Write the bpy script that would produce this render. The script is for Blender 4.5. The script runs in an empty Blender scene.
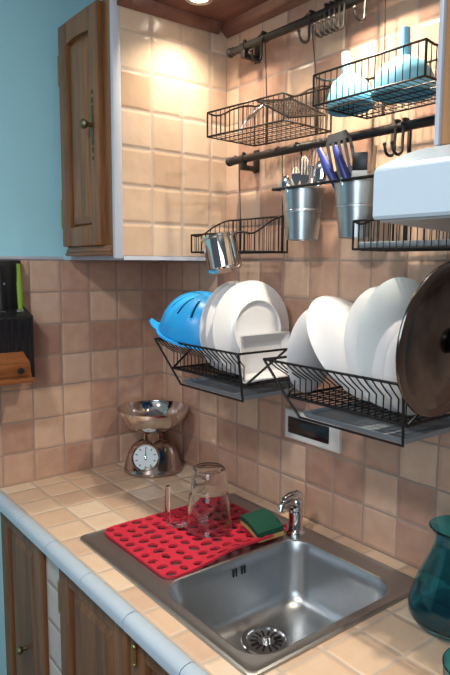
import bpy, bmesh, math, random
from mathutils import Vector, Matrix
random.seed(7)
Z0 = 0.9                      # worktop height; every z below is measured from the worktop
sc = bpy.context.scene
COL = sc.collection
PI = math.pi

# ------------------------------------------------------------------ materials
MATS = {}
def nodes(name):
    m = bpy.data.materials.new(name); m.use_nodes = True
    nt = m.node_tree; b = nt.nodes['Principled BSDF']
    MATS[name] = m
    return m, nt, b
def simple(name, col, rough=.5, metal=0., spec=.5, noise=0., scale=30., bump=0., coat=0., trans=0., ior=1.45, sub=0.):
    m, nt, b = nodes(name)
    b.inputs['Base Color'].default_value = (*col, 1)
    b.inputs['Roughness'].default_value = rough
    b.inputs['Metallic'].default_value = metal
    b.inputs['Specular IOR Level'].default_value = spec
    b.inputs['Coat Weight'].default_value = coat
    b.inputs['Transmission Weight'].default_value = trans
    b.inputs['IOR'].default_value = ior
    if noise or bump:
        tc = nt.nodes.new('ShaderNodeTexCoord')
        n = nt.nodes.new('ShaderNodeTexNoise'); n.inputs['Scale'].default_value = scale; n.inputs['Detail'].default_value = 4
        nt.links.new(tc.outputs['Object'], n.inputs['Vector'])
        if noise:
            mx = nt.nodes.new('ShaderNodeMix'); mx.data_type = 'RGBA'
            mx.inputs[6].default_value = (*[c*(1-noise) for c in col], 1)
            mx.inputs[7].default_value = (*[min(1, c*(1+noise)) for c in col], 1)
            nt.links.new(n.outputs['Fac'], mx.inputs[0]); nt.links.new(mx.outputs[2], b.inputs['Base Color'])
        if bump:
            bp = nt.nodes.new('ShaderNodeBump'); bp.inputs['Strength'].default_value = bump; bp.inputs['Distance'].default_value = .002
            nt.links.new(n.outputs['Fac'], bp.inputs['Height']); nt.links.new(bp.outputs['Normal'], b.inputs['Normal'])
    return m
def ramp(nt, stops):
    r = nt.nodes.new('ShaderNodeValToRGB'); e = r.color_ramp.elements
    while len(e) < len(stops): e.new(.5)
    for k, (p, c) in enumerate(stops):
        e[k].position = p; e[k].color = (*c, 1)
    return r
def math_node(nt, op, a, b=None, c=None):
    n = nt.nodes.new('ShaderNodeMath'); n.operation = op
    for k, v in enumerate((a, b, c)):
        if v is None: continue
        if isinstance(v, (int, float)): n.inputs[k].default_value = v
        else: nt.links.new(v, n.inputs[k])
    return n.outputs[0]
def tile_mat(name, ua, va, uo, vo, stops, grout, size=.1, rough=.22, edge=.035, seed=0.):
    m, nt, b = nodes(name)
    L = nt.links
    g = nt.nodes.new('ShaderNodeNewGeometry')
    s = nt.nodes.new('ShaderNodeSeparateXYZ'); L.new(g.outputs['Position'], s.inputs[0])
    nz = nt.nodes.new('ShaderNodeTexNoise'); nz.inputs['Scale'].default_value = 22; nz.inputs['Detail'].default_value = 2
    L.new(g.outputs['Position'], nz.inputs['Vector'])
    wob = math_node(nt, 'MULTIPLY', math_node(nt, 'SUBTRACT', nz.outputs['Fac'], .5), .05)
    u = math_node(nt, 'ADD', math_node(nt, 'DIVIDE', math_node(nt, 'SUBTRACT', s.outputs[ua], uo), size), wob)
    v = math_node(nt, 'ADD', math_node(nt, 'DIVIDE', math_node(nt, 'SUBTRACT', s.outputs[va], vo), size), wob)
    fu = math_node(nt, 'FLOOR', u); fv = math_node(nt, 'FLOOR', v)
    cb = nt.nodes.new('ShaderNodeCombineXYZ'); L.new(fu, cb.inputs[0]); L.new(fv, cb.inputs[1]); cb.inputs[2].default_value = seed
    wn = nt.nodes.new('ShaderNodeTexWhiteNoise'); L.new(cb.outputs[0], wn.inputs['Vector'])
    du = math_node(nt, 'MINIMUM', math_node(nt, 'SUBTRACT', u, fu), math_node(nt, 'SUBTRACT', math_node(nt, 'ADD', fu, 1.), u))
    dv = math_node(nt, 'MINIMUM', math_node(nt, 'SUBTRACT', v, fv), math_node(nt, 'SUBTRACT', math_node(nt, 'ADD', fv, 1.), v))
    d = math_node(nt, 'MINIMUM', du, dv)
    mr = nt.nodes.new('ShaderNodeMapRange'); mr.interpolation_type = 'SMOOTHSTEP'
    L.new(d, mr.inputs['Value']); mr.inputs['From Min'].default_value = edge*.45; mr.inputs['From Max'].default_value = edge
    n2 = nt.nodes.new('ShaderNodeTexNoise'); n2.inputs['Scale'].default_value = 26; n2.inputs['Detail'].default_value = 5
    L.new(g.outputs['Position'], n2.inputs['Vector'])
    f = math_node(nt, 'ADD', math_node(nt, 'MULTIPLY', wn.outputs['Value'], .65), math_node(nt, 'MULTIPLY', n2.outputs['Fac'], .40))
    rp = ramp(nt, stops); L.new(f, rp.inputs[0])
    mx = nt.nodes.new('ShaderNodeMix'); mx.data_type = 'RGBA'
    L.new(mr.outputs[0], mx.inputs[0]); mx.inputs[6].default_value = (*grout, 1); L.new(rp.outputs[0], mx.inputs[7])
    L.new(mx.outputs[2], b.inputs['Base Color'])
    rr = nt.nodes.new('ShaderNodeMapRange'); L.new(mr.outputs[0], rr.inputs['Value'])
    rr.inputs['To Min'].default_value = .8; rr.inputs['To Max'].default_value = rough
    L.new(rr.outputs[0], b.inputs['Roughness'])
    # pillowed tile with a hand-made surface
    pl = nt.nodes.new('ShaderNodeMapRange'); pl.interpolation_type = 'SMOOTHERSTEP'; L.new(d, pl.inputs['Value'])
    pl.inputs['From Min'].default_value = 0; pl.inputs['From Max'].default_value = .11
    n3 = nt.nodes.new('ShaderNodeTexNoise'); n3.inputs['Scale'].default_value = 18; n3.inputs['Detail'].default_value = 2
    L.new(g.outputs['Position'], n3.inputs['Vector'])
    h = math_node(nt, 'ADD', pl.outputs[0], math_node(nt, 'MULTIPLY', n3.outputs['Fac'], 1.3))
    bp = nt.nodes.new('ShaderNodeBump'); bp.inputs['Strength'].default_value = .55; bp.inputs['Distance'].default_value = .003
    L.new(h, bp.inputs['Height']); L.new(bp.outputs['Normal'], b.inputs['Normal'])
    return m
def wood_mat(name, dark, light, axis='Z', rough=.35, scale=1.):
    m, nt, b = nodes(name); L = nt.links
    tc = nt.nodes.new('ShaderNodeTexCoord'); mp = nt.nodes.new('ShaderNodeMapping')
    k = {'X': (.6, 9, 9), 'Y': (9, .6, 9), 'Z': (9, 9, .6)}[axis]
    mp.inputs['Scale'].default_value = [c*scale for c in k]
    L.new(tc.outputs['Object'], mp.inputs['Vector'])
    n = nt.nodes.new('ShaderNodeTexNoise'); n.inputs['Scale'].default_value = 3; n.inputs['Detail'].default_value = 7; n.inputs['Distortion'].default_value = 1.1
    L.new(mp.outputs[0], n.inputs['Vector'])
    w = nt.nodes.new('ShaderNodeTexNoise'); w.inputs['Scale'].default_value = 14; w.inputs['Detail'].default_value = 3
    L.new(mp.outputs[0], w.inputs['Vector'])
    f = math_node(nt, 'ADD', math_node(nt, 'MULTIPLY', n.outputs['Fac'], .7), math_node(nt, 'MULTIPLY', w.outputs['Fac'], .3))
    mid = [(a+c)/2 for a, c in zip(dark, light)]
    rp = ramp(nt, [(.32, dark), (.5, mid), (.68, light)]); L.new(f, rp.inputs[0])
    L.new(rp.outputs[0], b.inputs['Base Color']); b.inputs['Roughness'].default_value = rough
    bp = nt.nodes.new('ShaderNodeBump'); bp.inputs['Strength'].default_value = .12; bp.inputs['Distance'].default_value = .001
    L.new(f, bp.inputs['Height']); L.new(bp.outputs['Normal'], b.inputs['Normal'])
    return m
def glass_mat(name, col, rough=.02):
    m, nt, b = nodes(name)
    b.inputs['Base Color'].default_value = (*col, 1); b.inputs['Transmission Weight'].default_value = 1
    b.inputs['Roughness'].default_value = rough; b.inputs['IOR'].default_value = 1.45
    return m

STOPS = [(.22, (.375, .215, .155)), (.42, (.48, .29, .21)), (.62, (.56, .36, .255)), (.85, (.64, .45, .33))]
CSTOPS = [(.2, (.54, .37, .265)), (.45, (.63, .445, .31)), (.65, (.67, .49, .345)), (.85, (.70, .555, .42))]
GROUT = (.33, .245, .205)
M = {}
M['tile_left'] = tile_mat('terracotta_tile_left', 1, 2, -.081, 0, STOPS, GROUT, seed=1.)
M['tile_back'] = tile_mat('terracotta_tile_back', 0, 2, .029, 0, STOPS, GROUT, seed=2.)
M['tile_side'] = tile_mat('lamplit_tile_side', 1, 2, -.06, 0, [(.22, (.52, .36, .25)), (.5, (.60, .44, .32)), (.85, (.68, .53, .40))], (.46, .37, .31), seed=3., rough=.16)  # terracotta tile lightened: the alcove spotlight's glow is put into its colour
M['tile_top'] = tile_mat('terracotta_tile_top', 0, 1, .067, -.595, CSTOPS, (.48, .385, .305), seed=4., rough=.3, edge=.045)
M['tile_pillar'] = tile_mat('pale_tile_pillar', 0, 2, .35, -.02, [(.2, (.5, .42, .40)), (.8, (.62, .54, .5))], (.3, .25, .23), size=.11, seed=5.)
M['paint'] = simple('blue_wall_paint', (.38, .74, .86), .75, noise=.06, scale=6, bump=.15)
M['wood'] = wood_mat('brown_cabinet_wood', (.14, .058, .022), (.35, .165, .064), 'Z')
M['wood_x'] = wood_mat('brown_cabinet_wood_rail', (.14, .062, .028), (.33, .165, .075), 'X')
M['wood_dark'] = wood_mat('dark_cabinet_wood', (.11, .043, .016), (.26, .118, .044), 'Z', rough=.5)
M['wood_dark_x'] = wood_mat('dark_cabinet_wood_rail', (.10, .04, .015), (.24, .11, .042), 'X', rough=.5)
M['wood_soffit'] = wood_mat('red_brown_board', (.13, .05, .036), (.23, .095, .062), 'X')
M['wood_orange'] = wood_mat('orange_shelf_wood', (.16, .05, .016), (.34, .12, .038), 'Y', rough=.25)
M['wood_right'] = wood_mat('honey_cabinet_wood', (.30, .145, .06), (.47, .25, .11), 'Z')
M['white_trim'] = simple('pale_glazed_trim', (.52, .56, .64), .3, noise=.04)
M['edge_tile'] = simple('pale_blue_glazed_edge', (.42, .51, .60), .22, noise=.07, scale=12, bump=.2)
M['dark_joint'] = simple('grey_grout', (.22, .22, .22), .85)
M['steel'] = simple('brushed_steel', (.50, .52, .54), .33, 1., noise=.06, scale=60)
M['steel_deck'] = simple('satin_steel_deck', (.42, .43, .44), .36, 1., noise=.05, scale=60)
M['chrome'] = simple('chrome', (.75, .75, .76), .08, 1.)
M['scale_steel'] = simple('polished_scale_steel', (.48, .41, .38), .13, 1.)
M['bowl_steel'] = simple('polished_bowl_steel', (.70, .67, .65), .07, 1.)
M['lid_steel'] = simple('dark_polished_steel', (.16, .15, .148), .15, 1.)
M['zinc'] = simple('galvanised_metal', (.52, .57, .60), .30, 1., noise=.12, scale=40)
M['iron'] = simple('black_wire', (.010, .010, .011), .5, 0, .3)
M['rail_iron'] = simple('dark_bronze_rail', (.016, .013, .012), .42, .0, .5)
M['brown_wire'] = simple('dark_brown_wire', (.026, .017, .013), .45, .1, .4)
M['black'] = simple('black_plastic', (.012, .012, .014), .35)
M['black_gloss'] = simple('black_gloss_panel', (.010, .010, .014), .12)
M['tray'] = simple('grey_plastic_tray', (.20, .235, .27), .4)
M['porcelain'] = simple('white_porcelain', (.72, .73, .75), .16, coat=.3)
M['porcelain_blue'] = simple('bluish_white_glass', (.74, .81, .83), .12, coat=.3)
M['blue_plastic'] = simple('bright_blue_plastic', (.025, .36, .80), .35)
M['pale_blue_plastic'] = simple('pale_blue_plastic', (.22, .56, .74), .4)
M['cap_white'] = simple('daylit_white_enamel', (.54, .66, .76), .25, noise=.03)  # white hood enamel with the bluish daylight tinted into its base colour
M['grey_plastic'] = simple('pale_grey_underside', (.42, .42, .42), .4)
M['white_plastic'] = simple('white_plastic', (.70, .70, .68), .35)
M['red_rubber'] = simple('red_rubber', (.52, .020, .045), .42, bump=.1)
M['green_pad'] = simple('green_scouring_pad', (.006, .060, .035), .95, noise=.3, scale=200, bump=.8)
M['foam'] = simple('tan_sponge_foam', (.50, .30, .10), .9, noise=.15, scale=150, bump=.6)
M['brass'] = simple('aged_brass', (.20, .17, .09), .4, .9)
M['brass_bright'] = simple('worn_brass_hinge', (.42, .33, .15), .35, .9)
M['green_handle'] = simple('lime_green_plastic', (.20, .36, .03), .4)
M['blue_handle'] = simple('navy_blue_plastic', (.02, .035, .20), .35)
M['pale_wood'] = wood_mat('pale_utensil_wood', (.42, .27, .14), (.62, .44, .26), 'Z')
M['bone'] = simple('ivory_plastic', (.66, .60, .50), .4)
M['dial'] = simple('pale_blue_dial', (.60, .70, .74), .4)
M['glass'] = glass_mat('clear_glass', (.97, .97, .96))
M['teal_glass'] = glass_mat('teal_glass', (.11, .60, .74))
M['floor'] = tile_mat('floor_tile', 0, 1, 0, 0, [(.2, (.22, .15, .11)), (.8, (.30, .21, .15))], (.2, .17, .15), size=.3, seed=9., edge=.02)
M['ceiling'] = simple('white_ceiling_paint', (.78, .78, .76), .9)
def lamp_mat():
    m, nt, b = nodes('lit_lamp_lens')
    b.inputs['Emission Color'].default_value = (1, .88, .68, 1); b.inputs['Emission Strength'].default_value = 18
    return m
M['lens'] = lamp_mat()

# ------------------------------------------------------------------ mesh helpers
BASE = {}
class MB:
    def __init__(s): s.bm = bmesh.new()
    def poly(s, pts): return s.bm.faces.new([s.bm.verts.new(p) for p in pts])
    def box(s, a, b, bevel=0., seg=2):
        lo = [min(x, y) for x, y in zip(a, b)]; hi = [max(x, y) for x, y in zip(a, b)]
        r = bmesh.ops.create_cube(s.bm, size=1, matrix=Matrix.Translation([(x+y)/2 for x, y in zip(lo, hi)]) @ Matrix.Diagonal([y-x for x, y in zip(lo, hi)] + [1]))
        if bevel:
            es = list({e for v in r['verts'] for e in v.link_edges})
            bmesh.ops.bevel(s.bm, geom=es, offset=bevel, segments=seg, affect='EDGES', profile=.5)
        return s
    def obox(s, mat, size, bevel=0.):
        r = bmesh.ops.create_cube(s.bm, size=1, matrix=mat @ Matrix.Diagonal(list(size) + [1]))
        if bevel:
            es = list({e for v in r['verts'] for e in v.link_edges})
            bmesh.ops.bevel(s.bm, geom=es, offset=bevel, segments=2, affect='EDGES', profile=.5)
        return s
    def tube(s, pts, r, n=6, closed=False, caps=True):
        pts = [Vector(p) for p in pts]
        if isinstance(r, (int, float)): r = [r]*len(pts)
        rings = []; N = len(pts); prev = None
        for i, p in enumerate(pts):
            if closed: t = (pts[(i+1) % N]-pts[i-1])
            elif i == 0: t = pts[1]-pts[0]
            elif i == N-1: t = pts[-1]-pts[-2]
            else: t = (pts[i+1]-p).normalized() + (p-pts[i-1]).normalized()
            if t.length < 1e-9: t = Vector((0, 0, 1))
            t.normalize()
            if prev is None:
                a = t.orthogonal().normalized()
            else:
                a = prev - t*prev.dot(t)
                a = a.normalized() if a.length > 1e-6 else t.orthogonal().normalized()
            prev = a; b = t.cross(a)
            rings.append([s.bm.verts.new(p + (a*math.cos(2*PI*k/n) + b*math.sin(2*PI*k/n))*r[i]) for k in range(n)])
        m = N if closed else N-1
        for i in range(m):
            A, B = rings[i], rings[(i+1) % N]
            for k in range(n): s.bm.faces.new((A[k], A[(k+1) % n], B[(k+1) % n], B[k]))
        if caps and not closed:
            s.bm.faces.new(rings[0][::-1]); s.bm.faces.new(rings[-1])
        return s
    def lathe(s, prof, mat=Matrix(), n=32, closed=False):
        rings = []
        for (r, h) in prof:
            if r < 1e-6: rings.append([s.bm.verts.new(mat @ Vector((0, 0, h)))])
            else: rings.append([s.bm.verts.new(mat @ Vector((r*math.cos(2*PI*k/n), r*math.sin(2*PI*k/n), h))) for k in range(n)])
        pairs = list(zip(rings, rings[1:]))
        if closed: pairs.append((rings[-1], rings[0]))
        for A, B in pairs:
            for k in range(n):
                a0, a1 = A[k % len(A)], A[(k+1) % len(A)]; b0, b1 = B[k % len(B)], B[(k+1) % len(B)]
                f = []
                for v in (a0, a1, b1, b0):
                    if v not in f: f.append(v)
                if len(f) > 2:
                    try: s.bm.faces.new(f)
                    except ValueError: pass
        return s
    def ball(s, c, r, sc3=(1, 1, 1), n=14):
        bmesh.ops.create_uvsphere(s.bm, u_segments=n, v_segments=n//2+2, radius=r, matrix=Matrix.Translation(c) @ Matrix.Diagonal(list(sc3)+[1])); return s
    def loft(s, loops, cap0=False, cap1=False):
        R = [[s.bm.verts.new(p) for p in l] for l in loops]
        n = len(R[0])
        for A, B in zip(R, R[1:]):
            for k in range(n): s.bm.faces.new((A[k], A[(k+1) % n], B[(k+1) % n], B[k]))
        if cap0: s.bm.faces.new(R[0][::-1])
        if cap1: s.bm.faces.new(R[-1])
        return s
    def prism(s, pts, d):
        """extrude a closed outline by the vector d"""
        d = Vector(d); a = [Vector(p) for p in pts]
        return s.loft([a, [p+d for p in a]], True, True)
    def build(s, name, mat, parent=None, smooth=True, loc=None, flat_angle=.6):
        """vertices are in place (worktop frame); the object's origin is its parent's base, or loc"""
        if parent is not None: base = Vector(BASE[parent.name])
        else: base = Vector(loc if loc is not None else (0, 0, 0))
        bmesh.ops.recalc_face_normals(s.bm, faces=s.bm.faces)
        for v in s.bm.verts: v.co -= base
        me = bpy.data.meshes.new(name); s.bm.to_mesh(me); s.bm.free()
        if smooth:
            for p in me.polygons: p.use_smooth = True
        o = bpy.data.objects.new(name, me); COL.objects.link(o)
        for mm in (mat if isinstance(mat, (list, tuple)) else [mat]): me.materials.append(M[mm] if isinstance(mm, str) else mm)
        if smooth:
            me.set_sharp_from_angle(angle=flat_angle)
        BASE[o.name] = tuple(base)
        if parent is not None: o.parent = parent
        else: o.location = (base[0], base[1], base[2]+Z0)
        return o
def tag(o, label=None, cat=None, group=None, kind=None):
    if label: o['label'] = label
    if cat: o['category'] = cat
    if group: o['group'] = group
    if kind: o['kind'] = kind
    return o
def thing(name, label, cat, loc, group=None):
    o = bpy.data.objects.new(name, None); COL.objects.link(o)
    o.location = (loc[0], loc[1], loc[2]+Z0); o.empty_display_size = .05
    BASE[o.name] = tuple(loc)
    return tag(o, label, cat, group)
def children(o): return [c for c in bpy.data.objects if c.parent == o]
def dup(root, delta, label, group=None, rz=None):
    r = root.copy(); COL.objects.link(r); r.location = root.location + Vector(delta)
    r['label'] = label
    if group: r['group'] = group
    if rz is not None: r.rotation_euler.z += rz
    def rec(src, dst):
        for ch in children(src):
            c = ch.copy(); COL.objects.link(c); c.parent = dst; rec(ch, c)
    rec(root, r)
    return r
def axis_mat(origin, axis, roll=0.):
    q = Vector((0, 0, 1)).rotation_difference(Vector(axis).normalized())
    return Matrix.Translation(origin) @ q.to_matrix().to_4x4() @ Matrix.Rotation(roll, 4, 'Z')
def rrect(x0, x1, y0, y1, r, z, n=6):
    out = []
    for cx, cy, a0 in ((x1-r, y1-r, 0), (x0+r, y1-r, 90), (x0+r, y0+r, 180), (x1-r, y0+r, 270)):
        for k in range(n+1):
            a = math.radians(a0+90*k/n); out.append((cx+r*math.cos(a), cy+r*math.sin(a), z))
    return out
def struct(o): o['kind'] = 'structure'; return o

# ------------------------------------------------------------------ the room
CEIL = 1.65; XR = 2.6; YF = -2.6
struct(MB().box((-.15, YF, -Z0), (0, .15, CEIL)).build('wall_left', 'paint', smooth=False))
struct(MB().box((0, -.592, -.95+.05), (.006, 0, .70)).build('wall_left_tiling', 'tile_left', smooth=False))
struct(MB().box((0, -1.3, .20), (.006, -.592, .70)).build('wall_left_tiling', 'tile_left', smooth=False))
struct(MB().box((0, 0, -Z0), (XR, .15, CEIL)).build('wall_back', 'tile_back', smooth=False))
struct(MB().box((-.15, YF, -Z0-.05), (XR, .15, -Z0)).build('floor', 'floor', smooth=False))
struct(MB().box((-.15, YF, CEIL), (XR, .15, CEIL+.05)).build('ceiling', 'ceiling', smooth=False))
struct(MB().box((0, -1.3, .700), (.010, -.372, .711), .003).build('trim_1', 'white_trim'))

# ------------------------------------------------------------------ doors with a raised centre panel
def panel_door(parent, x0, x1, z0, z1, y, th, wood, wood_x, fr=.062, arch=.0, name='door'):
    """front at y, thickness th behind it"""
    d = MB()
    d.box((x0, y, z0), (x0+fr, y+th, z1), .004)
    d.box((x1-fr, y, z0), (x1, y+th, z1), .004)
    d.box((x0+fr, y+.001, z0), (x1-fr, y+th, z0+fr), .003)
    n = 10; pts = [(x0+fr, y+.001, z1), (x1-fr, y+.001, z1)]
    for k in range(n+1):
        t = k/n; pts.append((x1-fr-(x1-x0-2*fr)*t, y+.001, z1-fr - arch*(1-math.sin(PI*t))))
    d.prism(pts, (0, th-.001, 0))
    d.box((x0+fr-.004, y+th*.72, z0+fr-.004), (x1-fr+.004, y+th, z1-fr+.002))
    door = d.build(name, wood, parent)
    g = .016; px0, px1, pz0, pz1 = x0+fr+g*.3, x1-fr-g*.3, z0+fr+g*.3, z1-fr-arch-g*.3
    b = .026
    p = MB(); p.loft([[(px0, y+th*.7, pz0), (px1, y+th*.7, pz0), (px1, y+th*.7, pz1), (px0, y+th*.7, pz1)],
                      [(px0+.004, y+th*.45, pz0+.004), (px1-.004, y+th*.45, pz0+.004), (px1-.004, y+th*.45, pz1-.004), (px0+.004, y+th*.45, pz1-.004)],
                      [(px0+b, y+.003, pz0+b), (px1-b, y+.003, pz0+b), (px1-b, y+.003, pz1-b), (px0+b, y+.003, pz1-b)]], False, True)
    p.build('raised_panel', wood, door, smooth=False)
    return door
def hinge(parent, x, y, z, h=.07):
    m = MB(); m.tube([(x, y, z-h/2), (x, y, z+h/2)], .0055, 8); m.ball((x, y, z+h/2+.004), .006, n=8); m.ball((x, y, z-h/2-.004), .006, n=8)
    return m.build('hinge', 'brass_bright', parent)

# upper cabinet beside the alcove
ct = .70; top = 1.385
CX = .37
cab = thing('wall_cabinet', 'brown wooden wall cabinet with panelled door and tiled right side', 'cabinet', (.0, 0, ct))
MB().box((.030, -.350, ct+.012), (CX-.012, -.004, top)).build('body', 'wood', cab, smooth=False)
MB().box((.008, -.352, ct), (CX, -.004, ct+.012)).build('bottom_panel', 'white_trim', cab, smooth=False)
MB().box((CX-.012, -.362, ct+.011), (CX, -.001, top)).build('tiled_side', 'tile_side', cab, smooth=False)
MB().box((.355, -.379, ct+.002), (CX+.002, -.352, top+.004), .006).build('corner_trim', 'white_trim', cab)
fm = MB(); fm.box((.300, -.372, ct+.012), (.355, -.350, top), .004); fm.box((.050, -.372, top-.012), (.30, -.35, top), .002)
fm.build('face_frame', 'wood', cab)
mo = MB()
for k, (o1, z1, z2) in enumerate(((.000, .012, .022), (.006, .022, .032), (.012, .030, .040))):
    mo.box((.050+o1*.6, -.381+o1*.4, ct+z1), (.345, -.35, ct+z2), .002)
mo.build('base_moulding', 'wood_x', cab)
door = panel_door(cab, .048, .306, ct+.040, top-.002, -.388, .022, 'wood', 'wood_x', fr=.056, arch=.006)
es = MB()
for k in range(9):
    zz = 1.067+(k-4)*.022; es.ball((.268, -.389, zz), .011-.0014*abs(k-4), (1, .25, 1.2), 10)
es.build('escutcheon', 'brass', door)
kn = MB(); kn.lathe([(0, .034), (.010, .033), (.014, .026), (.011, .019), (.006, .014), (.006, 0)], axis_mat((.268, -.389, 1.067), (0, -1, 0)), 14)
kn.build('knob', 'brass', door)
hinge(door, .047, -.384, 1.26); hinge(door, .047, -.384, .84)

# board closing the alcove at the top, with the lit spotlight
RX = 1.340
bd = tag(MB().box((CX+.002, -.365, top-.004), (RX-.004, -.002, top+.016)).build('alcove_board', 'wood_soffit', None, False, loc=((CX+RX)/2, -.18, top)),
         'reddish brown board roofing the tiled alcove above the rails', 'board')
mo = MB(); mo.prism([(CX+.003, -.002, top-.005), (CX+.003, -.032, top-.005), (CX+.003, -.024, top-.018), (CX+.003, -.012, top-.030), (CX+.003, -.002, top-.036)], (RX-CX-.006, 0, 0))
mo.build('cornice', 'wood_soffit', bd)
mo = MB(); mo.prism([(CX+.003, -.364, top-.005), (CX+.026, -.364, top-.005), (CX+.020, -.364, top-.016), (CX+.010, -.364, top-.026), (CX+.003, -.364, top-.032)], (0, .33, 0))
mo.build('cornice', 'wood_soffit', bd)
def spotlight(x, y, label):
    t = thing('recessed_spotlight', label, 'lamp', (x, y, top-.005), 'spotlights in the alcove board')
    MB().lathe([(.024, -.004), (.036, -.006), (.040, 0), (.024, 0)], Matrix.Translation((x, y, top-.004)), 28, closed=True).build('bezel', 'chrome', t)
    MB().lathe([(0, -.0035), (.018, -.0035), (.024, -.001)], Matrix.Translation((x, y, top-.004)), 24).build('lens', 'lens', t)
    return t
spotlight(.487, -.185, 'small lit round spotlight in the alcove board beside the tiled cabinet side')
spotlight(.96, -.185, 'small lit round spotlight in the middle of the alcove board, over the blue funnels')

# cabinet and hood on the right
rc = thing('wall_cabinet', 'honey brown wooden wall cabinet above the white hood', 'cabinet', (RX, 0, .86))
MB().box((RX+.012, -.350, .86), (1.93, -.004, 1.385)).build('body', 'wood_right', rc, smooth=False)
MB().box((RX, -.362, .86), (RX+.012, -.001, 1.385)).build('tiled_side', 'tile_side', rc, smooth=False)
MB().box((RX-.003, -.379, .86), (RX+.0055, -.352, 1.39), .003).build('corner_trim', 'white_trim', rc)
MB().box((RX+.0055, -.374, .86), (RX+.06, -.35, 1.385), .003).build('face_frame', 'wood_right', rc)
panel_door(rc, RX+.055, 1.90, .875, 1.38, -.388, .02, 'wood_right', 'wood_right')
hd = thing('range_hood', 'white extractor hood with tapered top under the honey wooden cabinet', 'extractor hood', (RX, 0, .74))
HX0, HX1 = 1.333, 1.93
def hood_loop(y0, y1, z, t=0.):
    return [(HX0+t, y0, z), (HX1, y0, z), (HX1, y1, z), (HX0+t, y1, z)]
h = MB()
prof = [(-.500, .750), (-.503, .754), (-.503, .812), (-.498, .818), (-.488, .822), (-.44, .842), (-.40, .854), (-.375, .859), (-.02, .859), (-.02, .750)]
h.loft([[(HX0, y, z) for y, z in prof], [(HX1, y, z) for y, z in prof]], True, True)
h.build('casing', 'cap_white', hd, flat_angle=.5)
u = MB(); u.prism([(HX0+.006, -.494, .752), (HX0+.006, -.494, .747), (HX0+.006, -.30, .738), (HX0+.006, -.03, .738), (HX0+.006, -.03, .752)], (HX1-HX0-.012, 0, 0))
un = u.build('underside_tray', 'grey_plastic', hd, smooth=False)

# ------------------------------------------------------------------ worktop, base cabinets
SX0, SX1, SY0, SY1 = .474, 1.152, -.552, -.050
wt = MB()
for a, b in (((.002, -.597), (SX0+.012, -.003)), ((SX1-.012, -.597), (1.75, -.003)), ((SX0+.012, -.597), (SX1-.012, SY0+.012)), ((SX0+.012, SY1-.012), (SX1-.012, -.003))):
    wt.box((a[0], a[1], -.027), (b[0], b[1], 0))
wk = tag(wt.build('worktop', 'tile_top', None, False), 'tiled kitchen worktop in cream and terracotta squares with pale blue edging', 'worktop')
js = [.003, .262, .462, .662, .857, 1.055, 1.255, 1.455, 1.75]
ed = MB()
for a, b in zip(js, js[1:]):
    pr = [(-.598, -.0275), (-.598, .0005), (-.606, .0045), (-.619, .003), (-.628, -.002), (-.632, -.010), (-.632, -.024), (-.626, -.028), (-.598, -.0275)]
    ed.loft([[(a+.001, y, z) for y, z in pr], [(b-.001, y, z) for y, z in pr]], True, True)
ed.build('edging', 'edge_tile', wk, flat_angle=.7)
MB().box((.003, -.612, -.026), (1.75, -.597, -.002)).build('edging_grout', 'dark_joint', wk, smooth=False)

CB = -.030
def base_cabinet(x0, x1, label, extra):
    t = thing('base_cabinet', label, 'cabinet', (x0, -.58, -Z0))
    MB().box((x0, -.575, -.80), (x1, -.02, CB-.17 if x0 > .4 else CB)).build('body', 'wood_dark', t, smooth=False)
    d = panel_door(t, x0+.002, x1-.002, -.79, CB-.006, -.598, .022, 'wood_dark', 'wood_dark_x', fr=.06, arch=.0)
    MB().box((x0, -.52, -Z0), (x1, -.03, -.80)).build('plinth', 'wood_dark', t, smooth=False)
    extra(d); return t
def knob(d, x, z):
    MB().lathe([(0, .028), (.009, .027), (.013, .020), (.010, .013), (.005, .010), (.006, 0)], axis_mat((x, -.598, z), (0, -1, 0)), 14).build('knob', 'brass', d)
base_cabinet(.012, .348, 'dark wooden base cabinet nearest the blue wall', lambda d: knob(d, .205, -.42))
tag(MB().box((.350, -.588, -Z0), (.452, -.02, CB+.006), .003).build('tiled_pillar', 'tile_pillar', None, False, loc=(.40, -.58, -Z0)),
    'narrow pale tiled pillar between two dark base cabinets', 'pillar')
base_cabinet(.456, .812, 'dark wooden base cabinet with brass hinge beside the pale tiled pillar', lambda d: hinge(d, .455, -.594, -.150))
base_cabinet(.822, 1.40, 'dark wooden base cabinet below the sink bowl', lambda d: hinge(d, .850, -.603, -.095, .03))

# ------------------------------------------------------------------ sink
BX0, BX1, BY0, BY1 = .806, 1.120, -.515, -.112
sk = thing('kitchen_sink', 'stainless steel inset sink with square bowl and left drainer', 'sink', (.81, -.3, 0))
def lerp2(t): return (BX0+t, BX1-t, BY0+t, BY1-t)
n = 7
dk = MB()
dk.loft([rrect(SX0, SX1, SY0, SY1, .018, .0005, n), rrect(SX0+.001, SX1-.001, SY0+.001, SY1-.001, .018, .005, n), rrect(SX0+.006, SX1-.006, SY0+.006, SY1-.006, .016, .0065, n),
         rrect(SX0+.012, SX1-.012, SY0+.012, SY1-.012, .014, .004, n), rrect(SX0+.03, SX1-.022, SY0+.022, SY1-.02, .03, .0035, n),
         rrect(BX0-.006, BX1+.006, BY0-.006, BY1+.006, .062, .0035, n)])
dk.build('deck', 'steel_deck', sk)
bs = MB(); loops = []
for t, z, r in ((-.006, .0035, .062), (-.002, .002, .06), (.001, -.004, .058), (.004, -.03, .056), (.012, -.115, .055), (.018, -.133, .052), (.030, -.146, .046), (.048, -.152, .036), (.09, -.154, .02)):
    x0, x1, y0, y1 = lerp2(t); loops.append(rrect(x0, x1, y0, y1, r, z, n))
bs.loft(loops, False, True); bs.build('bowl', 'steel', sk)
ov = MB()
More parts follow.
